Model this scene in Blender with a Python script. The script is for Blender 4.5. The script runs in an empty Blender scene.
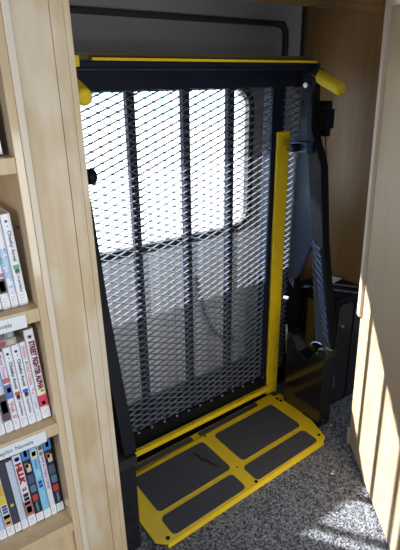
import bpy, bmesh, math, random
from mathutils import Vector, Matrix
random.seed(7)
S = bpy.context.scene
COL = S.collection

# ---------------------------------------------------------------- camera
cam_d = bpy.data.cameras.new('camera'); cam = bpy.data.objects.new('camera', cam_d); COL.objects.link(cam)
Z = Vector((15, -1275, -499)); Z = -Z; Z.normalize()
X = Vector((748, 204, -499)); X = X - X.dot(Z) * Z; X.normalize()
Y = Z.cross(X)
cam.matrix_world = Matrix.Translation((0, 0, 1.6)) @ Matrix((X, Y, Z)).to_4x4()
cam_d.sensor_fit = 'VERTICAL'; cam_d.sensor_height = 36; cam_d.lens = 36 * 499 / 550
cam_d.clip_start = 0.02
S.camera = cam
# ---------------------------------------------------------------- world, sun, room light, exposure
S.view_settings.view_transform = 'Standard'; S.view_settings.look = 'None'
S.view_settings.gamma = 1; S.view_settings.use_curve_mapping = False
S.view_settings.exposure = 0.0
w = bpy.data.worlds.new('world'); S.world = w; w.use_nodes = True
w.node_tree.nodes['Background'].inputs[0].default_value = (0.62, 0.80, 1.0, 1)
w.node_tree.nodes['Background'].inputs[1].default_value = 4.6
sd = bpy.data.lights.new('sun', 'SUN'); sun = bpy.data.objects.new('sun', sd); COL.objects.link(sun)
sd.energy = 33; sd.angle = math.radians(1.1); sd.color = (1.0, 0.95, 0.88)
sun.rotation_euler = Vector((0.655, -1, -0.875)).to_track_quat('-Z', 'Y').to_euler()
def area(name, loc, aim, sx, sy, power, color):
    d = bpy.data.lights.new(name, 'AREA'); o = bpy.data.objects.new(name, d); COL.objects.link(o)
    d.shape = 'RECTANGLE'; d.size = sx; d.size_y = sy; d.energy = power; d.color = color
    o.location = loc; o.rotation_euler = (Vector(aim) - Vector(loc)).to_track_quat('-Z', 'Y').to_euler()
    return o
area('rear_fill_light', (0.60, -1.25, 0.85), (0.55, 1.0, 0.95), 1.4, 0.9, 31, (0.93, 0.96, 1.0))  # added unseen fill behind the camera, brightens bookcase and door panel
area('left_fill_light', (-1.55, 0.42, 1.35), (1.5, 0.85, 0.9), 0.55, 0.9, 16, (0.92, 0.95, 1.0))  # added unseen fill from the left, lifts the cabinet door
area('overhead_fill_light', (0.15, -0.2, 2.06), (0.3, 0.5, 0.0), 0.7, 0.6, 5, (0.90, 0.97, 1.0))  # added weak fill from above, there is no opening in the ceiling

# ---------------------------------------------------------------- materials
def mat(name, col, rough=0.5, metal=0.0, noise=None, bump=None, coat=0.0):
    """noise=(col2, scale, (sx,sy,sz), contrast)  bump=(scale, strength, distance)"""
    m = bpy.data.materials.new(name); m.use_nodes = True
    nt = m.node_tree; b = nt.nodes['Principled BSDF']
    b.inputs['Base Color'].default_value = (*col, 1); b.inputs['Roughness'].default_value = rough
    b.inputs['Metallic'].default_value = metal
    if name in ('black_paint', 'frame_blue_black'): b.inputs['Specular IOR Level'].default_value = 0.12
    if coat: b.inputs['Coat Weight'].default_value = coat; b.inputs['Coat Roughness'].default_value = 0.15
    tc = nt.nodes.new('ShaderNodeTexCoord')
    if noise:
        c2, sc, st, con = noise
        mp = nt.nodes.new('ShaderNodeMapping'); mp.inputs['Scale'].default_value = st
        n = nt.nodes.new('ShaderNodeTexNoise'); n.inputs['Scale'].default_value = sc; n.inputs['Detail'].default_value = 6
        r = nt.nodes.new('ShaderNodeValToRGB')
        r.color_ramp.elements[0].position = 0.5 - con; r.color_ramp.elements[1].position = 0.5 + con
        r.color_ramp.elements[0].color = (*col, 1); r.color_ramp.elements[1].color = (*c2, 1)
        nt.links.new(tc.outputs['Object'], mp.inputs[0]); nt.links.new(mp.outputs[0], n.inputs['Vector'])
        nt.links.new(n.outputs[0], r.inputs[0]); nt.links.new(r.outputs[0], b.inputs['Base Color'])
    if bump:
        n2 = nt.nodes.new('ShaderNodeTexNoise'); n2.inputs['Scale'].default_value = bump[0]; n2.inputs['Detail'].default_value = 3
        bp = nt.nodes.new('ShaderNodeBump'); bp.inputs['Strength'].default_value = bump[1]; bp.inputs['Distance'].default_value = bump[2]
        nt.links.new(tc.outputs['Object'], n2.inputs['Vector']); nt.links.new(n2.outputs[0], bp.inputs['Height'])
        nt.links.new(bp.outputs[0], b.inputs['Normal'])
    return m
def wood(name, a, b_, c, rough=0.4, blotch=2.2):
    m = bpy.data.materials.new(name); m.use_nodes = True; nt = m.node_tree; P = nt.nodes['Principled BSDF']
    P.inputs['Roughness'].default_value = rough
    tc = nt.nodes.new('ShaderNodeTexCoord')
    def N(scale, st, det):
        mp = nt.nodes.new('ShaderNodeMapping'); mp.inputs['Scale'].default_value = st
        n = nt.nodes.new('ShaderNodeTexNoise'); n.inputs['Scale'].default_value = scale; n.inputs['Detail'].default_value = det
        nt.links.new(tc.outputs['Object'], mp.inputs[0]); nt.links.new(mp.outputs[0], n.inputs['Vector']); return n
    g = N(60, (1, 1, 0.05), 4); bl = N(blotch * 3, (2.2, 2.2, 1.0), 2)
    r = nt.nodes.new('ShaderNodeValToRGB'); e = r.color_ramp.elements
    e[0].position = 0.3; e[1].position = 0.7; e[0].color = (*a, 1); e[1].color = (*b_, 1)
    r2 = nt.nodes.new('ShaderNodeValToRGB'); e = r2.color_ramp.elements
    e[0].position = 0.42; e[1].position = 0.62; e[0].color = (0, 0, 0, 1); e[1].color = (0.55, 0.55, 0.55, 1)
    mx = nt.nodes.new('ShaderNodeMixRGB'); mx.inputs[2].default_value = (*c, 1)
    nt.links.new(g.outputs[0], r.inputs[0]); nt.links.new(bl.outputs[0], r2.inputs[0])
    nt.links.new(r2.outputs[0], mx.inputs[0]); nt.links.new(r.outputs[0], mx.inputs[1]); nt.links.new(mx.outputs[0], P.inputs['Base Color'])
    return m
BIRCH = wood('birch_veneer', (0.50, 0.37, 0.21), (0.58, 0.45, 0.27), (0.70, 0.63, 0.52))
BIRCH_L = wood('birch_edge', (0.62, 0.53, 0.40), (0.70, 0.60, 0.47), (0.66, 0.60, 0.52))
SHELFW = wood('shelf_birch', (0.52, 0.37, 0.20), (0.62, 0.46, 0.27), (0.58, 0.46, 0.30))
SIDEW = wood('bookcase_side_veneer', (0.58, 0.44, 0.28), (0.66, 0.52, 0.35), (0.54, 0.40, 0.25), rough=0.10)
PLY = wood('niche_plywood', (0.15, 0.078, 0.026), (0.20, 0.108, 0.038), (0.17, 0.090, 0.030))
DOORW = wood('door_panel_wood', (0.48, 0.345, 0.215), (0.54, 0.395, 0.25), (0.50, 0.40, 0.29), rough=0.5)
BLACK = mat('black_paint', (0.007, 0.008, 0.012), 0.42)
BLACKG = mat('glossy_black', (0.012, 0.012, 0.013), 0.12, coat=0.6)
FRAME = mat('frame_blue_black', (0.009, 0.012, 0.024), 0.42, noise=((0.014, 0.018, 0.034), 9, (1, 1, 1), 0.2))
BLUEP = mat('slate_blue_plate', (0.020, 0.050, 0.125), 0.45, noise=((0.028, 0.062, 0.15), 14, (1, 1, 1), 0.25), bump=(120, 0.15, 0.002))
RUBBER = mat('rubber', (0.012, 0.012, 0.014), 0.7)
YEL = mat('safety_yellow', (0.86, 0.62, 0.010), 0.38, noise=((0.76, 0.53, 0.015), 18, (1, 1, 1), 0.22))
YELF = mat('yellow_foam', (0.80, 0.58, 0.01), 0.6, bump=(160, 0.2, 0.001))
GRIP = mat('grip_tape', (0.036, 0.039, 0.050), 0.85, noise=((0.065, 0.070, 0.088), 150, (1, 1, 1), 0.15), bump=(400, 0.5, 0.001))
MESHM = mat('expanded_metal', (0.125, 0.14, 0.18), 0.38)
STEEL = mat('steel', (0.5, 0.5, 0.5), 0.3, metal=1.0)
DOORG = mat('grey_door_paint', (0.23, 0.23, 0.24), 0.45)
DOORL = mat('pale_door_panel', (0.86, 0.87, 0.90), 0.4, noise=((0.90, 0.91, 0.94), 3, (3, 3, 1), 0.3))
KICK = mat('dark_step_panel', (0.10, 0.105, 0.12), 0.5)
WHITEP = mat('white_paper', (0.80, 0.82, 0.86), 0.6)
LABELP = mat('label_card', (0.72, 0.78, 0.82), 0.35)
INK = mat('black_ink', (0.02, 0.02, 0.025), 0.5)
PAGES = mat('book_pages', (0.62, 0.57, 0.48), 0.8)
WALLP = mat('cream_wall_panel', (0.32, 0.31, 0.29), 0.7)
CEILP = mat('pale_ceiling', (0.4, 0.4, 0.4), 0.8)
CONC = mat('concrete', (0.42, 0.42, 0.42), 0.9, noise=((0.5, 0.5, 0.5), 2, (1, 1, 1), 0.3))
_c = {}
def ink(col):
    k = tuple(col)
    if k not in _c: _c[k] = mat('printed_ink_%d' % len(_c), col, 0.35)
    return _c[k]
# carpet
def carpet():
    m = bpy.data.materials.new('grey_speckled_carpet'); m.use_nodes = True; nt = m.node_tree; P = nt.nodes['Principled BSDF']
    P.inputs['Roughness'].default_value = 0.95
    tc = nt.nodes.new('ShaderNodeTexCoord')
    v = nt.nodes.new('ShaderNodeTexVoronoi'); v.inputs['Scale'].default_value = 135
    n = nt.nodes.new('ShaderNodeTexNoise'); n.inputs['Scale'].default_value = 125; n.inputs['Detail'].default_value = 3
    nd = nt.nodes.new('ShaderNodeTexNoise'); nd.inputs['Scale'].default_value = 40
    mv = nt.nodes.new('ShaderNodeMixRGB'); mv.inputs[0].default_value = 0.02
    nt.links.new(tc.outputs['Object'], mv.inputs[1]); nt.links.new(nd.outputs['Color'], mv.inputs[2])
    nt.links.new(mv.outputs[0], v.inputs['Vector']); nt.links.new(tc.outputs['Object'], n.inputs['Vector'])
    r = nt.nodes.new('ShaderNodeValToRGB'); e = r.color_ramp.elements
    e[0].position = 0.38; e[0].color = (0.050, 0.058, 0.078, 1); e[1].position = 0.62; e[1].color = (0.40, 0.43, 0.52, 1)
    nt.links.new(n.outputs[0], r.inputs[0])
    mx = nt.nodes.new('ShaderNodeMixRGB'); mx.blend_type = 'MULTIPLY'; mx.inputs[0].default_value = 0.75
    r2 = nt.nodes.new('ShaderNodeValToRGB'); e = r2.color_ramp.elements
    e[0].position = 0.1; e[0].color = (1, 1, 1, 1); e[1].position = 0.75; e[1].color = (0.25, 0.25, 0.25, 1)
    nt.links.new(v.outputs['Distance'], r2.inputs[0])
    nt.links.new(r.outputs[0], mx.inputs[1]); nt.links.new(r2.outputs[0], mx.inputs[2]); nt.links.new(mx.outputs[0], P.inputs['Base Color'])
    bp = nt.nodes.new('ShaderNodeBump'); bp.inputs['Strength'].default_value = 0.9; bp.inputs['Distance'].default_value = 0.006; bp.invert = True
    nt.links.new(v.outputs['Distance'], bp.inputs['Height']); nt.links.new(bp.outputs[0], P.inputs['Normal'])
    return m
CARPET = carpet()
def glass():
    m = bpy.data.materials.new('window_glass'); m.use_nodes = True; nt = m.node_tree
    nt.nodes.remove(nt.nodes['Principled BSDF'])
    t = nt.nodes.new('ShaderNodeBsdfTransparent'); g = nt.nodes.new('ShaderNodeBsdfGlossy'); g.inputs['Roughness'].default_value = 0.02
    t.inputs[0].default_value = (0.95, 0.97, 0.97, 1)
    mx = nt.nodes.new('ShaderNodeMixShader'); mx.inputs[0].default_value = 0.05
    nt.links.new(t.outputs[0], mx.inputs[1]); nt.links.new(g.outputs[0], mx.inputs[2])
    nt.links.new(mx.outputs[0], nt.nodes['Material Output'].inputs[0]); return m
GLASS = glass()

# ---------------------------------------------------------------- mesh helpers (world coordinates)
def bm_box(x0, x1, y0, y1, z0, z1, bev=0.0, bm=None):
    own = bmesh.new()
    r = bmesh.ops.create_cube(own, size=1)
    for v in own.verts:
        v.co = Vector(((x0 + x1) / 2 + v.co.x * (x1 - x0), (y0 + y1) / 2 + v.co.y * (y1 - y0), (z0 + z1) / 2 + v.co.z * (z1 - z0)))
    if bev: bmesh.ops.bevel(own, geom=own.edges[:], offset=bev, segments=2, affect='EDGES', profile=0.6)
    return join(bm, own)
def join(bm, own):
    if bm is None: return own
    me = bpy.data.meshes.new('tmp'); own.to_mesh(me); own.free(); bm.from_mesh(me); bpy.data.meshes.remove(me); return bm
def bm_prism(pts, a, b, axis='y', bev=0.0, bm=None):
    """pts 2D polygon extruded along axis from a to b. axis y: pts=(x,z); x: pts=(y,z); z: pts=(x,y)"""
    own = bmesh.new()
    def P(p, t):
        return {'y': (p[0], t, p[1]), 'x': (t, p[0], p[1]), 'z': (p[0], p[1], t)}[axis]
    A = [own.verts.new(P(p, a)) for p in pts]; B = [own.verts.new(P(p, b)) for p in pts]
    n = len(pts); own.faces.new(A); own.faces.new(B[::-1])
    for i in range(n): own.faces.new((A[i], A[(i + 1) % n], B[(i + 1) % n], B[i]))
    bmesh.ops.recalc_face_normals(own, faces=own.faces[:])
    if bev: bmesh.ops.bevel(own, geom=own.edges[:], offset=bev, segments=2, affect='EDGES', profile=0.6)
    return join(bm, own)
def rrect(x0, x1, y0, y1, r, n=5):
    pts = []
    for cx, cy, a0 in ((x1 - r, y1 - r, 0), (x0 + r, y1 - r, 90), (x0 + r, y0 + r, 180), (x1 - r, y0 + r, 270)):
        for k in range(n + 1):
            a = math.radians(a0 + 90 * k / n); pts.append((cx + r * math.cos(a), cy + r * math.sin(a)))
    return pts
def bm_tube(pts, r, n=12, bm=None, caps=True, round_end=False):
    own = bmesh.new(); pts = [Vector(p) for p in pts]; rings = []
    up = Vector((0, 0, 1))
    if isinstance(r, (int, float)): r = [r] * len(pts)
    prev = None
    for i, p in enumerate(pts):
        t = (pts[min(i + 1, len(pts) - 1)] - pts[max(i - 1, 0)]).normalized()
        if prev is None:
            u = t.cross(up if abs(t.z) < 0.9 else Vector((1, 0, 0))).normalized()
        else:
            u = (prev - prev.dot(t) * t).normalized()
        prev = u; v = t.cross(u)
        rings.append([own.verts.new(p + r[i] * (math.cos(2 * math.pi * k / n) * u + math.sin(2 * math.pi * k / n) * v)) for k in range(n)])
    for a, b in zip(rings, rings[1:]):
        for k in range(n):
            f = own.faces.new((a[k], a[(k + 1) % n], b[(k + 1) % n], b[k])); f.smooth = True
    if caps: own.faces.new(rings[0][::-1]); own.faces.new(rings[-1])
    bmesh.ops.recalc_face_normals(own, faces=own.faces[:])
    return join(bm, own)
def bm_cyl(c, axis, r, h, n=20, bm=None, bev=0.0):
    c = Vector(c); a = {'x': Vector((1, 0, 0)), 'y': Vector((0, 1, 0)), 'z': Vector((0, 0, 1))}[axis] if isinstance(axis, str) else Vector(axis).normalized()
    if bev: return bm_tube([c, c + a * bev, c + a * (h - bev), c + a * h], [r - bev, r, r, r - bev], n, bm)
    return bm_tube([c, c + a * h], r, n, bm)
def bm_ring(outer, inner, a, b, axis='y'):
    own = bmesh.new()
    def P(p, t): return {'y': (p[0], t, p[1]), 'z': (p[0], p[1], t), 'x': (t, p[0], p[1])}[axis]
    L = [[own.verts.new(P(p, t)) for p in pl] for t in (a, b) for pl in (outer, inner)]
    n = len(outer)
    for i in range(n):
        j = (i + 1) % n
        own.faces.new((L[0][i], L[0][j], L[1][j], L[1][i])); own.faces.new((L[2][i], L[3][i], L[3][j], L[2][j]))
        own.faces.new((L[0][i], L[2][i], L[2][j], L[0][j])); own.faces.new((L[1][i], L[1][j], L[3][j], L[3][i]))
    bmesh.ops.recalc_face_normals(own, faces=own.faces[:])
    return own
ROOTLOC = {}
def obj(name, bm, m, parent=None, label=None):
    me = bpy.data.meshes.new(name)
    if parent is None:
        xs = [v.co for v in bm.verts]
        o0 = Vector(((min(v.x for v in xs) + max(v.x for v in xs)) / 2, (min(v.y for v in xs) + max(v.y for v in xs)) / 2, min(v.z for v in xs)))
    else: o0 = ROOTLOC[parent.name]
    bmesh.ops.translate(bm, verts=bm.verts[:], vec=-o0)
    bm.to_mesh(me); bm.free(); me.materials.append(m)
    o = bpy.data.objects.new(name, me); COL.objects.link(o)
    if parent is None: o.location = o0
    else: o.parent = parent
    ROOTLOC[o.name] = o0.copy()
    if label: o['label'] = label
    return o
def struct(name, bm, m, parent=None):
    o = obj(name, bm, m, parent)
    if parent is None: o['kind'] = 'structure'
    return o
def thing(name, loc, label, cat, group=None):
    o = bpy.data.objects.new(name, None); COL.objects.link(o); o.location = loc; o.empty_display_size = 0.1
    o['label'] = label; o['category'] = cat
    if group: o['group'] = group
    ROOTLOC[o.name] = Vector(loc); return o
def tag(o, label, cat, group=None):
    o['label'] = label; o['category'] = cat
    if group: o['group'] = group
    return o
def text_bm(body, length, height, depth=0.0002, bold=0.0):
    """letters laid along +x from 0..length, 0..height in y, z up"""
    c = bpy.data.curves.new('txt', 'FONT'); c.body = body; c.size = 1; c.extrude = 0; c.offset = bold; c.resolution_u = 3
    o = bpy.data.objects.new('txt', c); COL.objects.link(o)
    bpy.context.view_layer.update()
    me = o.evaluated_get(bpy.context.evaluated_depsgraph_get()).to_mesh()
    bm = bmesh.new(); bm.from_mesh(me); o.to_mesh_clear(); bpy.data.objects.remove(o); bpy.data.curves.remove(c)
    x0 = min(v.co.x for v in bm.verts); x1 = max(v.co.x for v in bm.verts); y0 = min(v.co.y for v in bm.verts); y1 = max(v.co.y for v in bm.verts)
    for v in bm.verts: v.co = Vector(((v.co.x - x0) / (x1 - x0) * length, (v.co.y - y0) / (y1 - y0) * height, 0))
    return bm

# ---------------------------------------------------------------- setting
struct('floor', bm_box(-1.6, 2.6, -1.3, 1.95, -0.06, 0.0), CARPET)
struct('ground', bm_box(-15, 17, 2.35, 30, -0.65, -0.6), CONC)
struct('ceiling', bm_box(-1.6, 2.6, -1.3, 2.0, 2.10, 2.15), CEILP)
struct('wall_back', bm_box(-1.65, 2.65, -1.36, -1.30, 0, 2.1), WALLP)
struct('wall_left', bm_box(-1.66, -1.60, -1.3, 1.95, 0, 2.1), WALLP)
struct('wall_right', bm_box(2.60, 2.66, -1.3, 1.95, 0, 2.1), WALLP)
# exterior door wall with the rounded window cut through
WX0, WX1, WZ0, WZ1 = 0.30, 1.69, 0.885, 1.56
inner = rrect(WX0, WX1, WZ0, WZ1, 0.085)
def outer_match(pts, x0, x1, z0, z1):
    cx, cz = (WX0 + WX1) / 2, (WZ0 + WZ1) / 2; out = []
    for k, (x, z) in enumerate(pts):
        q = k // 6; e = {0: (x1, z1), 1: (x0, z1), 2: (x0, z0), 3: (x1, z0)}[q]; out.append(e)
    return out
bmw = bmesh.new()
for b in ((-1.6, WX0, 0, 2.1), (WX1, 2.6, 0, 2.1), (WX0, WX1, 0, WZ0), (WX0, WX1, WZ1, 2.1)):
    bm_box(b[0], b[1], 1.95, 2.0, b[2], b[3], bm=bmw)
for (cx, cz, sx, sz) in ((WX1, WZ1, -1, -1), (WX0, WZ1, 1, -1), (WX0, WZ0, 1, 1), (WX1, WZ0, -1, 1)):  # rounded corners
    r = 0.085; p = [(cx, cz)]
    for k in range(7):
        a = math.radians(90 * k / 6); p.append((cx + sx * r * (1 - math.sin(a)), cz + sz * r * (1 - math.cos(a))))
    bm_prism(p, 1.95, 2.0, 'y', bm=bmw)
struct('wall_front', bmw, DOORG)
win = struct('window_1', bm_ring(rrect(WX0 - 0.028, WX1 + 0.028, WZ0 - 0.028, WZ1 + 0.024, 0.105), rrect(WX0 + 0.004, WX1 - 0.004, WZ0 + 0.004, WZ1 - 0.004, 0.082), 1.932, 1.962), RUBBER)
obj('window_glass', bm_prism(rrect(WX0 + 0.004, WX1 - 0.004, WZ0 + 0.004, WZ1 - 0.004, 0.082), 1.972, 1.976), GLASS, win)
# door inner skin below the window: pale panel with ribs, dark step at the foot
bmd = bm_box(0.52, 1.88, 1.938, 1.949, 0.07, 0.85, 0.003)
for x in (0.70, 1.245, 1.62):
    bm_box(x - 0.022, x + 0.022, 1.926, 1.939, 0.08, 0.84, 0.005, bm=bmd)
dr = struct('door_1', bmd, DOORL)
obj('kick_panel', bm_box(0.52, 1.88, 1.92, 1.949, 0.0, 0.07, 0.004), KICK, dr)
pts = [(1.359, 1.925, 0.66), (1.357, 1.90, 0.59), (1.372, 1.89, 0.50), (1.39, 1.89, 0.44), (1.43, 1.89, 0.36), (1.49, 1.89, 0.29), (1.54, 1.90, 0.25), (1.60, 1.925, 0.235)]
obj('pull_strap', bm_tube(pts, 0.010, 8), mat('grey_strap', (0.22, 0.23, 0.25), 0.5), dr)
# black rubber seal around the door opening
bs = bm_box(0.40, 1.90, 1.925, 1.949, 1.832, 1.855, 0.006)
bm_tube([(1.86, 1.937, 1.843), (1.895, 1.937, 1.838), (1.912, 1.937, 1.815), (1.915, 1.937, 1.77), (1.915, 1.937, 1.2), (1.915, 1.937, 0.02)], 0.015, 10, bm=bs)
struct('trim_1', bs, RUBBER)
struct('trim_2', bm_box(2.030, 2.042, 1.93, 1.949, 0.0, 2.09, 0.002), RUBBER)
# niche: plywood side wall, header board, left return
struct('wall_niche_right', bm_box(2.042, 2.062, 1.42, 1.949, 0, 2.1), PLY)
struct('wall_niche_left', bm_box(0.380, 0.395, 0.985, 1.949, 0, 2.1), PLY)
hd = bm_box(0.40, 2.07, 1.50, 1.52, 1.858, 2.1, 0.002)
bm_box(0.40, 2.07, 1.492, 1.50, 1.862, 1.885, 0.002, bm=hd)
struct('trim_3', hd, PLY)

# ---------------------------------------------------------------- right: tall wooden door panel standing at an angle
hinge0 = Vector((1.662, 1.142, 0)); dirv = Vector((-0.60, -0.80, 0)); nrm = Vector((-0.80, 0.60, 0))
pan = thing('cabinet_door', hinge0, 'tall pale wooden cabinet door standing ajar at the right, sunlit near the carpet', 'door')
def on_panel(a0, a1, t0, t1, z0, z1, bev=0.0015):
    b = bm_box(a0, a1, t0, t1, z0, z1, bev)
    for v in b.verts:
        a, t, z = v.co
        v.co = hinge0 + dirv * a + nrm * t + Vector((0, 0, z)) + Vector((-0.010, 0.034, 0)) * (z / 1.8)
    return b
obj('door_leaf', on_panel(0.0, 0.74, -0.022, 0, 0.012, 1.822), DOORW, pan)
obj('edge_strip', on_panel(-0.012, 0.022, -0.024, 0.014, 0.665, 1.86), BIRCH_L, pan, 'pale wooden edge strip')
obj('foot_block', on_panel(-0.022, 0.006, -0.03, 0.004, 0.0, 0.075), BIRCH_L, pan)

# ---------------------------------------------------------------- left: bookcase with filler panel
YB = 0.95
bc = thing('bookcase', (-0.15, 1.05, 0), 'birch bookcase with shelves of graphic novels, in front of the lift', 'bookcase')
TOPS = (1.472, 1.168, 0.878, 0.576)
obj('side_panel', bm_box(0.268, 0.284, YB, 1.20, 0, 2.08, 0.0012), SIDEW, bc)
obj('side_panel', bm_box(-0.62, -0.604, YB, 1.20, 0, 2.08, 0.0012), SIDEW, bc)
obj('back_panel', bm_box(-0.604, 0.268, 1.188, 1.20, 0.05, 2.08), SHELFW, bc)
for z in TOPS:
    sh = obj('shelf', bm_box(-0.604, 0.2678, YB, 1.188, z - 0.030, z, 0.0015), SHELFW, bc)
obj('base_panel', bm_box(-0.604, 0.2678, YB + 0.012, YB + 0.03, 0.0, 0.546, 0.001), SHELFW, bc)
obj('filler_strip', bm_box(0.2842, 0.2995, YB - 0.001, 1.0, 0, 2.08, 0.003), BIRCH_L, bc, 'paler birch strip beside the shelves')
obj('filler_panel', bm_box(0.2997, 0.3665, YB + 0.002, 0.985, 0, 2.08, 0.001), BIRCH, bc, 'wide birch panel')
obj('edge_board', bm_box(0.3672, 0.3915, YB, 0.985, 0, 2.08, 0.001), BIRCH, bc)
obj('edge_board', bm_box(0.392, 0.405, YB + 0.001, 0.985, 0, 2.08, 0.0012), BIRCH, bc)
obj('shelf_pin', bm_cyl((0.2682, 1.005, 1.327), (-1, 0, 0), 0.0035, 0.002, 12), INK, bc)
obj('shelf_pin', bm_cyl((0.2682, 0.985, 0.597), (-1, 0, 0), 0.003, 0.002, 12), INK, bc)
for z in (1.162, 0.871):
    lb = obj('shelf_label', bm_box(0.095, 0.239, YB - 0.0015, YB - 0.0002, z - 0.029, z, 0.0003), LABELP, bc, 'pale printed shelf label')
    t = text_bm('Graphic Novels', 0.088, 0.0135)
    for v in t.verts: v.co = Vector((0.121 + v.co.x, YB - 0.0020, z - 0.0225 + v.co.y))
    obj('label_lettering', t, INK, lb)

SHEAR = 0.015
for o in [c for c in bpy.data.objects if c.type == 'MESH' and (c.parent == bc or (c.parent and c.parent.parent == bc))]:
    for v in o.data.vertices: v.co.x += 0.003 + SHEAR * (1.17 - v.co.z)

# books -----------------------------------------------------------
SP = 0.980
def book(x0, x1, z0, h, cover, deco, label, group, lean=0.0, lab=True, y=SP, dep=0.125):
    """x0,x1 at the foot; deco in fractions of the height from the foot: ('patch',f0,f1,colour[,x0f,x1f]) ('text',f_top,f_bot,string,colour,width) ('dot',f,colour,r)"""
    f, k, g = (1.02, 0.0, 0.985) if z0 > 1.0 else ((1.02, 0.003, 0.97) if z0 > 0.7 else (1.04, 0.0075, 0.93))
    if z0 < 0.7: y = 1.0
    x0 = x0 * f - k + SHEAR * (1.17 - z0) + 0.002; x1 = x1 * f - k + SHEAR * (1.17 - z0) + 0.002; h *= g
    wd = x1 - x0 - 0.0006
    root = thing('book', (x0, y, z0), label, 'book', group)
    def B(*a, **k):
        b = bm_box(*a, **k); bmesh.ops.translate(b, verts=b.verts[:], vec=Vector((x0, y, z0))); return b
    cv = bmesh.new()
    prof = [(0, dep), (0, 0.0025), (0.0012, 0.0008), (wd * 0.3, 0.0), (wd * 0.7, 0.0), (wd - 0.0012, 0.0008), (wd, 0.0025), (wd, dep), (wd - 0.0008, dep), (wd - 0.0008, 0.004), (0.0008, 0.004), (0.0008, dep)]
    cv = bm_prism([(x0 + a, y + b) for a, b in prof], z0, z0 + h, 'z')
    c = obj('cover', cv, ink(cover), root)
    obj('pages', B(0.001, wd - 0.001, 0.0045, dep - 0.003, 0.002, h - 0.002), PAGES, root)
    yf = -0.0004
    def patch(nm, f0, f1, col, a=0.04, b=0.96, r=None):
        r = r or min(wd * 0.12, (f1 - f0) * h * 0.3)
        p = rrect(wd * a, wd * b, h * f0, h * f1, r, 3)
        bb = bm_prism([(x0 + q[0], z0 + q[1]) for q in p], y + yf, y + 0.0018, 'y'); return obj(nm, bb, ink(col), c)
    for d in deco:
        if d[0] == 'patch': patch('spine_picture', d[1], d[2], d[3], *(d[4:] if len(d) > 4 else ()))
    yf = -0.0007
    for d in deco:
        if d[0] == 'dot':
            obj('publisher_mark', bm_cyl((x0 + wd * (d[4] if len(d) > 4 else 0.5), y + yf, z0 + h * d[1]), 'y', d[3], 0.002, 16), ink(d[2]), c)
        if d[0] == 'text':
            t = text_bm(d[3], (d[1] - d[2]) * h, d[5], bold=d[6] if len(d) > 6 else 0.01)
            off = d[7] if len(d) > 7 else 0.5
            for v in t.verts: v.co = Vector((x0 + wd * off - d[5] / 2 + v.co.y, y - 0.0010, z0 + h * d[1] - v.co.x))
            obj('spine_title', t, ink(d[4]), c)
    if lab:
        l = patch('call_number_label', 0.012, 0.012 + 0.026 / h, (0.80, 0.82, 0.88), 0.02, 0.98, 0.0004)
        for q, s in enumerate(('GN', 'FIC', 'V.1')):
            t = text_bm(s, wd * 0.5, 0.0034)
            for v in t.verts: v.co = Vector((x0 + wd * 0.22 + v.co.x, y - 0.0008, z0 + 0.0215 - q * 0.0062 + v.co.y))
            obj('label_lettering', t, ink((0.25, 0.26, 0.30)), l)
    if lean: root.rotation_euler = (0, math.radians(lean), 0)
    return root
W = (0.78, 0.80, 0.86); K = (0.02, 0.02, 0.03); RED = (0.38, 0.02, 0.05); CY = (0.16, 0.52, 0.78); DBL = (0.04, 0.05, 0.28)
PK = (0.72, 0.25, 0.32); PEACH = (0.75, 0.50, 0.32)
def cheeky(x0, x1, z0, h, emb, label, group, lean):
    return book(x0, x1, z0, h, W, [('dot', 0.925, K, 0.0030, 0.45), ('dot', 0.875, K, 0.0012), ('text', 0.83, 0.50, 'Cheeky Angel', K, 0.0085, 0.02), ('patch', 0.415, 0.46, emb, 0.2, 0.85), ('patch', 0.37, 0.415, K, 0.3, 0.8),
        ('patch', 0.35, 0.375, (0.55, 0.35, 0.32), 0.3, 0.75), ('text', 0.335, 0.15, 'Hiroyuki Nishimori', K, 0.0062, 0.015)], label, group, lean)
g1 = 'graphic novels on the shelf above the upper label'
L = -3.0
cheeky(0.2345, 0.2535, 1.1685, 0.198, (0.03, 0.30, 0.15), 'white paperback Cheeky Angel with green emblem, last on the upper shelf', g1, L)
book(0.2190, 0.2340, 1.1685, 0.197, W, [('text', 0.66, 0.30, 'MY BOYFRIEND', (0.20, 0.50, 0.85), 0.0055, 0.03, 0.72), ('text', 0.66, 0.34, 'SECRET LIFE', (0.20, 0.50, 0.85), 0.0055, 0.03, 0.25), ('patch', 0.22, 0.255, (0.25, 0.55, 0.9), 0.25, 0.75), ('text', 0.20, 0.15, 'viz', (0.35, 0.6, 0.85), 0.004)],
     'white paperback with light blue capital letters down its spine', g1, L)
book(0.2020, 0.2185, 1.1685, 0.197, W, [('patch', 0.60, 0.76, PEACH), ('patch', 0.66, 0.86, (0.08, 0.04, 0.05), 0.1, 0.9), ('patch', 0.48, 0.58, CY), ('patch', 0.36, 0.40, (0.4, 0.1, 0.25)), ('patch', 0.18, 0.345, K), ('patch', 0.20, 0.32, PEACH, 0.2, 0.85), ('patch', 0.82, 0.95, (0.5, 0.2, 0.3), 0.15, 0.8)],
     'paperback with two drawn faces on a dark spine, upper shelf', g1, L)
book(0.1830, 0.2015, 1.1685, 0.196, (0.10, 0.11, 0.2), [('patch', 0.3, 0.6, W)], 'dark paperback cut by the left picture edge, upper shelf', g1, L)
# topmost shelf
book(0.2360, 0.2520, 1.4725, 0.175, (0.02, 0.10, 0.13), [('patch', 0.3, 0.6, (0.05, 0.25, 0.3))], 'dark teal book with white label on the topmost shelf', 'books on the topmost shelf', L)
book(0.2190, 0.2350, 1.4725, 0.178, (0.03, 0.03, 0.04), [], 'black book left of the teal one on the topmost shelf', 'books on the topmost shelf', L)
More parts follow.
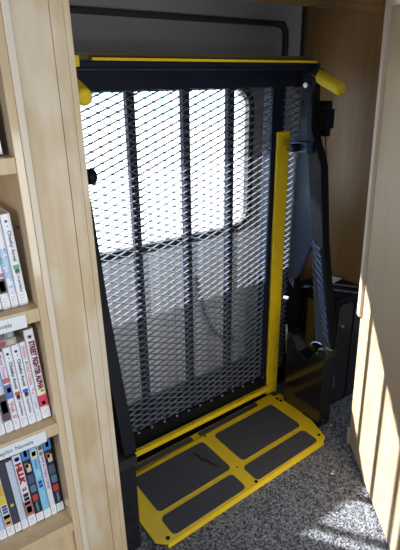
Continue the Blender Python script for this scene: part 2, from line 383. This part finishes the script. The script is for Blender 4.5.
# middle shelf
g2 = 'graphic novels on the middle shelf'
z = 0.8785
book(0.2445, 0.2650, z, 0.240, (0.74, 0.73, 0.74), [('patch', 0.0, 0.035, (0.32, 0.16, 0.14), 0.0, 1.0), ('patch', 0.15, 0.28, (0.62, 0.05, 0.10), 0.0, 0.98), ('dot', 0.925, (0.35, 0.35, 0.38), 0.0055), ('dot', 0.925, (0.74, 0.73, 0.74), 0.003),
     ('text', 0.88, 0.35, 'STREET FIGHTER ALPHA', (0.16, 0.005, 0.06), 0.0130, 0.055, 0.55), ('dot', 0.33, (0.75, 0.6, 0.06), 0.0052, 0.6), ('dot', 0.33, (0.2, 0.2, 0.08), 0.0022, 0.6), ('patch', 0.17, 0.21, (0.85, 0.4, 0.35), 0.3, 0.7)],
     'tall white paperback with dark red STREET FIGHTER ALPHA lettering', g2, L)
book(0.2315, 0.2440, z, 0.214, (0.76, 0.78, 0.84), [('patch', 0.80, 0.97, (0.70, 0.62, 0.62), 0.1, 0.9), ('text', 0.95, 0.82, 'Shonen', (0.65, 0.2, 0.12), 0.005), ('text', 0.74, 0.48, 'Old Clans', PK, 0.0075, 0.02), ('dot', 0.76, (0.2, 0.4, 0.3), 0.0032), ('text', 0.44, 0.36, 'To', (0.6, 0.2, 0.4), 0.006), ('text', 0.33, 0.17, 'R. Lobinski', (0.35, 0.4, 0.8), 0.005)],
     'thin white paperback with pink lettering left of the tallest book', g2, L)
cheeky(0.2140, 0.2310, z, 0.213, (0.03, 0.12, 0.55), 'white paperback Cheeky Angel with blue emblem, middle shelf', g2, L)
cheeky(0.1970, 0.2135, z, 0.212, (0.55, 0.08, 0.03), 'white paperback Cheeky Angel with red emblem, middle shelf', g2, L)
book(0.1825, 0.1965, z, 0.205, W, [('text', 0.97, 0.68, 'Master Dreams', (0.55, 0.2, 0.45), 0.0070), ('patch', 0.62, 0.68, (0.5, 0.15, 0.15)), ('patch', 0.42, 0.60, (0.10, 0.16, 0.5)), ('patch', 0.50, 0.56, (0.7, 0.7, 0.85), 0.3, 0.9), ('text', 0.38, 0.16, 'Vol. 5', (0.7, 0.12, 0.2), 0.008, 0.03)],
     'white paperback with blue picture and red words below it', g2, L)
book(0.1650, 0.1820, z, 0.205, (0.6, 0.62, 0.68), [('patch', 0.16, 0.50, (0.10, 0.08, 0.08)), ('patch', 0.26, 0.42, (0.35, 0.14, 0.08), 0.15, 0.9), ('patch', 0.60, 0.85, (0.3, 0.5, 0.8))], 'paperback with a dark haired figure low on its spine', g2, L)
book(0.1480, 0.1645, z, 0.205, (0.62, 0.64, 0.72), [('patch', 0.5, 0.7, (0.5, 0.2, 0.3))], 'pale paperback at the left picture edge, middle shelf', g2, L)
def flat_book(x0, x1, z0, th, cov, cols, label):
    root = thing('book', ((x0 + x1) / 2, SP, z0), label, 'book', 'paperbacks lying flat on top of the middle row')
    c = obj('cover', bm_box(x0, x1, SP, SP + 0.125, z0, z0 + th, 0.0015), ink(cov), root)
    obj('pages', bm_box(x0 + 0.002, x1 + 0.0006, SP + 0.004, SP + 0.124, z0 + 0.002, z0 + th - 0.002), PAGES, root)
    for a, b, col in cols:
        obj('spine_picture', bm_prism(rrect(x0 + (x1 - x0) * a, x0 + (x1 - x0) * b, z0 + th * 0.15, z0 + th * 0.85, th * 0.2, 3), SP - 0.0006, SP + 0.001, 'y'), ink(col), c)
GRY = (0.33, 0.31, 0.28)
flat_book(0.030, 0.2245, 1.0860, 0.0170, GRY, [(0.90, 0.97, (0.50, 0.45, 0.30)), (0.80, 0.88, (0.30, 0.05, 0.09)), (0.68, 0.78, (0.7, 0.5, 0.05)), (0.4, 0.6, (0.6, 0.6, 0.6))], 'grey paperback lying flat, lower of two over the middle row')
flat_book(0.030, 0.2215, 1.1035, 0.0165, (0.22, 0.23, 0.27), [(0.93, 0.98, (0.35, 0.36, 0.42)), (0.84, 0.90, (0.12, 0.08, 0.12)), (0.70, 0.80, (0.6, 0.38, 0.1))], 'dark paperback lying flat, upper of two under the shelf label')
# lower shelf
g3 = 'graphic novels on the lower shelf'
z = 0.5765
def dark_one(x0, x1, h, label):
    BLU = (0.05, 0.22, 0.55)
    return book(x0, x1, z, h, (0.015, 0.017, 0.03), [('patch', 0.86, 0.995, BLU, 0.0, 1.0), ('patch', 0.90, 0.995, K, 0.35, 0.75), ('patch', 0.70, 0.80, (0.62, 0.50, 0.40), 0.25, 0.85), ('patch', 0.76, 0.83, (0.30, 0.12, 0.05), 0.1, 0.6),
        ('patch', 0.54, 0.66, (0.07, 0.10, 0.17), 0.1, 0.9), ('patch', 0.42, 0.52, (0.10, 0.18, 0.27), 0.15, 0.9), ('patch', 0.30, 0.39, (0.50, 0.05, 0.04), 0.15, 0.85), ('text', 0.28, 0.15, 'NARU', (0.15, 0.4, 0.65), 0.006, 0.02), ], label, g3, L)
dark_one(0.2470, 0.2650, 0.250, 'black paperback with blue top and red block, last on the lower shelf')
book(0.2330, 0.2465, z, 0.243, (0.66, 0.68, 0.76), [('patch', 0.92, 0.98, (0.05, 0.12, 0.08), 0.2, 0.85), ('patch', 0.85, 0.90, (0.15, 0.25, 0.12), 0.2, 0.8), ('text', 0.83, 0.38, 'PITA-TEN ONE', (0.38, 0.12, 0.35), 0.0060, 0.02)], 'narrow white paperback with small purple lettering, lower shelf', g3, L)
book(0.2150, 0.2325, z, 0.240, (0.22, 0.52, 0.74), [('patch', 0.86, 0.97, (0.72, 0.62, 0.50), 0.05, 0.95), ('patch', 0.89, 0.95, (0.45, 0.12, 0.06), 0.25, 0.8), ('text', 0.84, 0.72, 'Aqua', (0.05, 0.15, 0.4), 0.006), ('text', 0.55, 0.45, 'ii', DBL, 0.009, 0.04), ('patch', 0.60, 0.70, (0.32, 0.60, 0.8), 0.2, 0.8)], 'light blue paperback with small picture at its top', g3, L)
dark_one(0.1970, 0.2145, 0.246, 'black paperback with blue top left of the light blue one')
book(0.1775, 0.1965, z, 0.238, (0.72, 0.73, 0.80), [('dot', 0.945, DBL, 0.0062), ('dot', 0.945, (0.72, 0.73, 0.8), 0.0035), ('text', 0.89, 0.60, 'HLLK', (0.38, 0.02, 0.03), 0.0135, 0.07), ('text', 0.555, 0.505, '2', RED, 0.009, 0.06), ('text', 0.47, 0.37, 'II', K, 0.012, 0.05),
     ('patch', 0.15, 0.36, (0.36, 0.16, 0.15), 0.0, 1.0), ('patch', 0.19, 0.28, (0.65, 0.55, 0.55), 0.2, 0.8), ('patch', 0.31, 0.345, (0.05, 0.02, 0.05), 0.1, 0.8)], 'white paperback with thick dark red letters and round emblem', g3, L)
book(0.1615, 0.1770, z, 0.228, (0.52, 0.58, 0.70), [], 'plain pale blue grey paperback, lower shelf', g3, L)
book(0.1460, 0.1610, z, 0.236, (0.05, 0.055, 0.085), [('dot', 0.40, (0.45, 0.45, 0.08), 0.0045)], 'dark grey paperback with a small yellow dot', g3, L)
book(0.1280, 0.1455, z, 0.232, (0.62, 0.64, 0.70), [('patch', 0.58, 0.74, (0.60, 0.40, 0.10)), ('patch', 0.47, 0.57, (0.65, 0.55, 0.04)), ('text', 0.45, 0.34, 'III', (0.06, 0.08, 0.2), 0.011, 0.04), ('patch', 0.15, 0.30, (0.60, 0.36, 0.14), 0.1, 0.9), ('patch', 0.26, 0.31, (0.04, 0.04, 0.05), 0.1, 0.9), ('patch', 0.18, 0.21, (0.06, 0.05, 0.05), 0.2, 0.8)], 'pale paperback with an orange face and yellow block', g3, L)
book(0.1105, 0.1275, z, 0.232, (0.42, 0.56, 0.78), [], 'light blue paperback at the left picture edge, lower shelf', g3, L)

# ---------------------------------------------------------------- wheelchair lift
lift = thing('wheelchair_lift', (1.12, 1.55, 0), 'folded black wheelchair lift with wire mesh platform and yellow bridge plate', 'wheelchair lift')
YL = 1.68
# expanded metal: zigzag strands
def expanded(x0, x1, z0, z1, yc):
    bm = bmesh.new(); hp = 0.0375; pitch = 0.0288
    nx = max(1, round((x1 - x0) / hp)); hp = (x1 - x0) / nx
    wv = Vector((0, -0.944, -0.33)) * 0.0034; tv = Vector((0, -0.33, 0.944)) * 0.0012
    rows = int((z1 - z0) / (pitch / 2))
    for r in range(rows + 1):          # strand r runs between knot levels r and r+1
        zl = z0 + r * pitch / 2; prev = None
        for i in range(nx + 1):
            up = (i + r) % 2
            zk = zl + (pitch / 2 - 0.0016 if up else 0.0016)
            for dx in (-0.004, 0.004):
                xx = min(max(x0 + i * hp + dx, x0), x1)
                c = Vector((xx, yc, zk))
                q = [bm.verts.new(c + a * wv + b * tv) for a, b in ((-1, -1), (1, -1), (1, 1), (-1, 1))]
                if prev:
                    for k in range(4): bm.faces.new((prev[k], prev[(k + 1) % 4], q[(k + 1) % 4], q[k]))
                else: bm.faces.new(q)
                prev = q
        bm.faces.new(prev[::-1])
    bmesh.ops.recalc_face_normals(bm, faces=bm.faces[:])
    return bm
obj('mesh_panel', expanded(0.586, 1.60, 0.10, 1.575, YL), MESHM, lift)
obj('side_mesh', expanded(1.69, 1.775, 0.10, 1.575, YL + 0.02), MESHM, lift, 'narrow strip of wire mesh beside the yellow bar')
for x in (0.670, 0.907, 1.149, 1.375):
    b = bm_box(x - 0.016, x + 0.016, YL + 0.007, YL + 0.034, 0.06, 1.60, 0.002)
    bar = obj('vertical_bar', b, FRAME, lift)
obj('frame_post', bm_box(1.590, 1.660, YL - 0.012, YL + 0.045, 0.06, 1.60, 0.003), FRAME, lift)
obj('frame_post', bm_box(0.545, 0.585, YL - 0.012, YL + 0.045, 0.06, 1.60, 0.003), FRAME, lift)
obj('frame_post', bm_box(1.775, 1.80, YL - 0.01, YL + 0.055, 0.02, 1.60, 0.003), BLACK, lift)
obj('top_panel', bm_box(0.60, 1.80, YL - 0.022, YL + 0.05, 1.567, 1.642, 0.004), FRAME, lift)
br = bm_box(0.64, 1.66, YL - 0.02, YL + 0.04, 0.052, 0.118, 0.003)
bb = bmesh.new()
obj('bottom_rail', br, BLACK, lift)
for i in range(14):
    x = 0.70 + i * 0.068
    obj('mesh_clip', bm_cyl((x, YL - 0.026, 0.122), 'y', 0.006, 0.006, 10, bev=0.0015), STEEL, lift)
yb = bm_box(0.64, 1.618, YL - 0.045, YL - 0.022, 0.041, 0.066, 0.002)
for v in yb.verts: v.co.y += 0.03 * (v.co.x - 1.66)
obj('bottom_edge', yb, YEL, lift, 'yellow bottom edge strip')
ys = bm_box(1.612, 1.686, YL - 0.030, YL - 0.016, 0.0, 1.380, 0.003)
bm_box(1.676, 1.686, YL - 0.018, YL + 0.014, 0.0, 1.380, 0.002, bm=ys)
sb = obj('side_edge', ys, YEL, lift, 'tall yellow edge bar')
for zz in (1.30, 0.72, 0.30):
    obj('screw', bm_cyl((1.672, YL - 0.033, zz), 'y', 0.005, 0.004, 10), STEEL, sb)
obj('rear_beam', bm_box(0.62, 1.80, 1.70, 1.90, 0.0, 0.045, 0.004), BLACK, lift)
obj('base_plate', bm_prism([(0.64, 1.615), (1.66, 1.645), (1.66, 1.72), (0.64, 1.72)], 0.0, 0.006, 'z'), BLACK, lift)
# top crossbar
cb = bm_box(0.585, 1.725, 1.535, 1.548, 1.636, 1.656, 0.002)
bm_box(0.585, 1.735, 1.525, 1.56, 1.632, 1.638, 0.001, bm=cb)
obj('crossbar', cb, FRAME, lift)
obj('crossbar_edge', bm_box(0.70, 1.70, 1.528, 1.552, 1.6585, 1.667, 0.001), YEL, lift, 'yellow strip along the top bar')
obj('crossbar_guard', bm_box(0.60, 1.70, 1.553, 1.562, 1.650, 1.684, 0.002), mat('shaded_yellow', (0.075, 0.055, 0.008), 0.5), lift, 'yellow guard behind the top bar, shade painted into its colour')  # yellow strip in shade, the darkening is put into its colour
obj('crossbar_clamp', bm_box(0.628, 0.652, 1.515, 1.56, 1.640, 1.672, 0.003), YEL, lift, 'small yellow clamp block')
obj('end_bracket', bm_prism([(1.50, 1.655), (1.60, 1.655), (1.59, 1.56), (1.555, 1.48), (1.535, 1.48), (1.515, 1.56)], 1.672, 1.684, 'x', 0.002), FRAME, lift)
obj('end_bracket', bm_cyl((1.64, 1.58, 1.66), 'x', 0.028, 0.06, 18, bev=0.004), BLACK, lift)
obj('stop_block', bm_box(1.33, 1.42, 1.60, 1.63, 1.667, 1.685, 0.004), BLACK, lift)
obj('pivot_bolt', bm_cyl((1.655, 1.548, 1.575), 'x', 0.013, 0.02, 14, bev=0.002), STEEL, lift)
# folding mechanism, one set on either side
for side, xa, xb, y0 in ((1, 1.645, 1.715, 0.0), (-1, 0.535, 0.605, -0.07)):
    tb = obj('tower_box', bm_prism([(1.300 + y0, 0.0), (1.300 + y0, 0.395), (1.36 + y0, 0.395), (1.40 + y0, 0.33), (1.47, 0.35), (1.515, 0.42), (1.545, 0.43), (1.545, 0.0)], xa - 0.012, xb - 0.005, 'x', 0.004), BLACKG, lift)
    obj('tape_band', bm_box(xa - 0.014, xb - 0.001, 1.296 + y0, 1.345 + y0, 0.382, 0.422, 0.001), RUBBER, tb)
    obj('lift_arm', bm_prism([(1.305 + y0, 0.425), (1.405 + y0 * .55, 0.93), (1.445 + y0 * .3, 1.25), (1.515, 1.40), (1.525, 1.63), (1.56, 1.63), (1.55, 1.44), (1.52, 1.25), (1.475 + y0 * .5, 0.93), (1.40 + y0, 0.425)], xa + 0.03, xb + 0.006, 'x', 0.004), BLACK, lift)
    obj('arm_cover', bm_prism([(1.536, 1.44), (1.480, 0.91), (1.518, 0.815), (1.575, 0.69), (1.63, 0.66), (1.625, 1.23), (1.60, 1.44)], xb - 0.010 if side > 0 else xa, xb + 0.004 if side > 0 else xa + 0.014, 'x', 0.002), BLUEP, lift, 'slate blue cover plate')
    hb = bmesh.new()
    for k in range(26):
        t = k / 25; yy = 1.408 + y0 * .6 - t * 0.094; zz = 0.88 - t * 0.43
        bm_prism([(yy, zz), (yy + 0.050 - 0.015 * t, zz + 0.030), (yy + 0.050 - 0.015 * t, zz + 0.040), (yy, zz + 0.010)], (xa + 0.022) if side > 0 else (xb - 0.004), (xa + 0.031) if side > 0 else (xb + 0.008), 'x', 0.0015, bm=hb)
    obj('ribbed_cover', hb, mat('ribbed_blue_black', (0.006, 0.014, 0.035), 0.45), lift)
    obj('back_strut', bm_box(xb + 0.02 if side > 0 else xa, xb + 0.045 if side > 0 else xa + 0.03, 1.60, 1.65, 0.05, 1.50, 0.004), BLACK, lift)
    bk = bm_box(xa - 0.006, xa + 0.05, 1.50, 1.60, 1.300, 1.345, 0.006)
    lb_ = obj('latch_bracket', bk, BLUEP, lift)
    obj('latch_bolt', bm_cyl((xa - 0.05 if side > 0 else xb - 0.02, 1.555, 1.322), 'x', 0.018, 0.07, 16, bev=0.004), BLACK, lb_)
    # padded hand grip pointing into the bus
    xg = xb - 0.018 if side > 0 else xa + 0.068
    obj('hand_grip', bm_tube([(xg, 1.55, 1.622), (xg, 1.545, 1.620), (xg, 1.40, 1.560), (xg, 1.388, 1.556), (xg, 1.384, 1.555)], [0.020, 0.025, 0.026, 0.023, 0.014], 18), YELF, lift, 'yellow foam hand grip')
# fittings around the right arm
cr = bm_tube([(1.640, 1.345 + 0.05 * math.cos(a), 0.415 + 0.035 * math.sin(a)) for a in [k * math.pi / 9 for k in range(10)]], 0.0035, 8)
obj('hose_loop', cr, BLUEP, lift)
obj('cable_tie', bm_box(1.628, 1.64, 1.555, 1.58, 0.60, 0.612, 0.002), WHITEP, lift)
obj('gas_strut', bm_tube([(1.640, 1.56, 0.46), (1.640, 1.545, 0.30)], 0.006, 8), STEEL, lift)
obj('pivot_knob', bm_cyl((0.588, 1.40, 1.335), 'x', 0.024, 0.03, 16, bev=0.006), BLACK, lift)
# bridge plate lying on the carpet
def sk(x, y): return (x * 1.018, (y + 0.045 * (x - 1.12)) * 1.018)
def skew(pl): return [sk(*p) for p in pl]
zt = 0.023
plate_out = [(0.655, 1.172), (0.672, 1.163), (1.545, 1.170), (1.560, 1.182), (1.600, 1.30), (1.600, 1.36), (1.625, 1.37), (1.632, 1.548), (0.628, 1.530), (0.628, 1.20)]
bp_ = obj('bridge_plate', bm_prism(skew(plate_out), zt - 0.007, zt, 'z', 0.0015), YEL, lift, 'yellow bridge plate with dark grip pads')
lip = bm_prism([(1.170, 0.0175), (1.166, 0.010), (1.163, 0.0), (1.168, 0.0), (1.178, 0.012)], 0.665, 1.535, 'x')
for v in lip.verts: v.co.x, v.co.y = sk(v.co.x, v.co.y)
obj('front_lip', lip, YEL, bp_)
for (a, b, c, d) in ((0.708, 1.082, 1.300, 1.512), (1.148, 1.528, 1.302, 1.512), (0.698, 1.062, 1.180, 1.276), (1.122, 1.512, 1.180, 1.276)):
    p = [(x, y) for x, y in rrect(a, b, c, d, 0.020)]
    obj('grip_pad', bm_prism(skew(p), zt - 0.001, zt + 0.0022, 'z'), GRIP, bp_, 'dark grey non-slip pad')
hinge = obj('hinge_plate', bm_prism(skew([(0.66, 1.548), (1.60, 1.548), (1.60, 1.585), (0.66, 1.585)]), 0.008, 0.015, 'z', 0.002), YEL, lift, 'narrow yellow hinge plate behind the bridge plate')
for a, b in ((0.72, 1.06), (1.10, 1.48)):
    obj('grip_pad', bm_prism(skew(rrect(a, b, 1.552, 1.579, 0.008)), 0.014, 0.0175, 'z'), GRIP, hinge)
for (x, y, r) in ((0.675, 1.185, 0.008), (1.115, 1.180, 0.008), (1.545, 1.205, 0.008), (1.588, 1.525, 0.009), (1.590, 1.500, 0.009), (1.02, 1.585, 0.0), (1.105, 1.29, 0.004), (1.112, 1.535, 0.006)):
    if r: obj('bolt', bm_cyl((*sk(x, y), zt - 0.002), 'z', r, 0.0035, 14), BLACK, bp_)
sc = bm_tube([(1.02, 1.50, zt + .0022), (1.03, 1.47, zt + .0022), (1.025, 1.44, zt + .0022), (1.045, 1.415, zt + .0022), (1.05, 1.38, zt + .0022), (1.07, 1.35, zt + .0022)], [0.002, 0.005, 0.004, 0.007, 0.005, 0.002], 6)
obj('dried_spill', sc, RUBBER, bp_)

# ---------------------------------------------------------------- hand control with coiled cord
hc = thing('hand_control', (1.748, 1.51, 1.365), 'black push-button hand control hanging beside the right lift arm', 'hand control')
obj('housing', bm_box(1.728, 1.758, 1.480, 1.548, 1.365, 1.512, 0.006), BLACK, hc)
obj('mounting_plate', bm_box(1.745, 1.752, 1.54, 1.60, 1.37, 1.49, 0.002), BLUEP, hc)
for k in range(4):
    obj('button', bm_box(1.722, 1.7285, 1.498, 1.530, 1.39 + k * 0.028, 1.408 + k * 0.028, 0.003), RUBBER, hc)
obj('side_clip', bm_box(1.732, 1.754, 1.462, 1.481, 1.40, 1.48, 0.004), BLACK, hc)
cp = []
N = 26 * 10
for i in range(N + 1):
    t = i / N; a = 2 * math.pi * 26 * t
    cp.append((1.750 + 0.010 * math.cos(a), 1.500 - 0.030 * t + 0.010 * math.sin(a), 1.31 - 0.24 * t))
cord = bm_tube([(1.75, 1.50, 1.367), (1.755, 1.50, 1.33)] + cp + [(1.755, 1.46, 1.0), (1.758, 1.46, 0.85), (1.755, 1.48, 0.70), (1.75, 1.52, 0.64)], 0.0028, 6)
obj('coiled_cord', cord, BLACK, hc)

# ---------------------------------------------------------------- black case in the corner
sc_ = thing('equipment_case', (1.90, 1.52, 0), 'black upright equipment case standing against the plywood niche wall', 'case')
obj('case_body', bm_box(1.790, 2.036, 1.385, 1.67, 0.0, 0.612, 0.010), BLACK, sc_)
cd = obj('case_door', bm_prism(rrect(1.80, 1.905, 0.03, 0.585, 0.03), 1.372, 1.388, 'y', 0.004), BLACKG, sc_)
obj('case_door', bm_prism(rrect(1.925, 2.02, 0.03, 0.575, 0.02), 1.374, 1.388, 'y', 0.004), BLACKG, sc_)
obj('side_panel', bm_prism(rrect(1.41, 1.65, 0.05, 0.57, 0.03), 1.784, 1.792, 'x', 0.003), BLACKG, sc_)
obj('latch', bm_box(1.790, 1.802, 1.362, 1.374, 0.13, 0.20, 0.002), STEEL, cd)
obj('knob', bm_cyl((1.83, 1.362, 0.47), 'y', 0.008, 0.012, 12, bev=0.002), STEEL, cd)
obj('paper_label', bm_prism([(1.925, 1.60), (2.02, 1.61), (2.03, 1.555), (1.935, 1.54)], 0.6122, 0.6132, 'z'), WHITEP, sc_, 'white label on the case top')

# crumbs on the carpet
for (x, y, r) in ((1.694, 1.274, 0.006), (1.446, 1.056, 0.006), (1.462, 1.062, 0.004)):
    b = bmesh.new(); bmesh.ops.create_icosphere(b, subdivisions=2, radius=r)
    for v in b.verts: v.co = v.co * random.uniform(0.75, 1.15); v.co.z *= 0.6
    bmesh.ops.translate(b, verts=b.verts[:], vec=Vector((x, y, r * 0.5)))
    o = obj('paper_scrap', b, WHITEP)
    tag(o, 'small white scrap on the carpet beside the black case' if x > 1.6 else ('larger white scrap on the open carpet before the bridge plate' if r > 0.005 else 'tiny white scrap touching the larger one on the open carpet'), 'scrap')
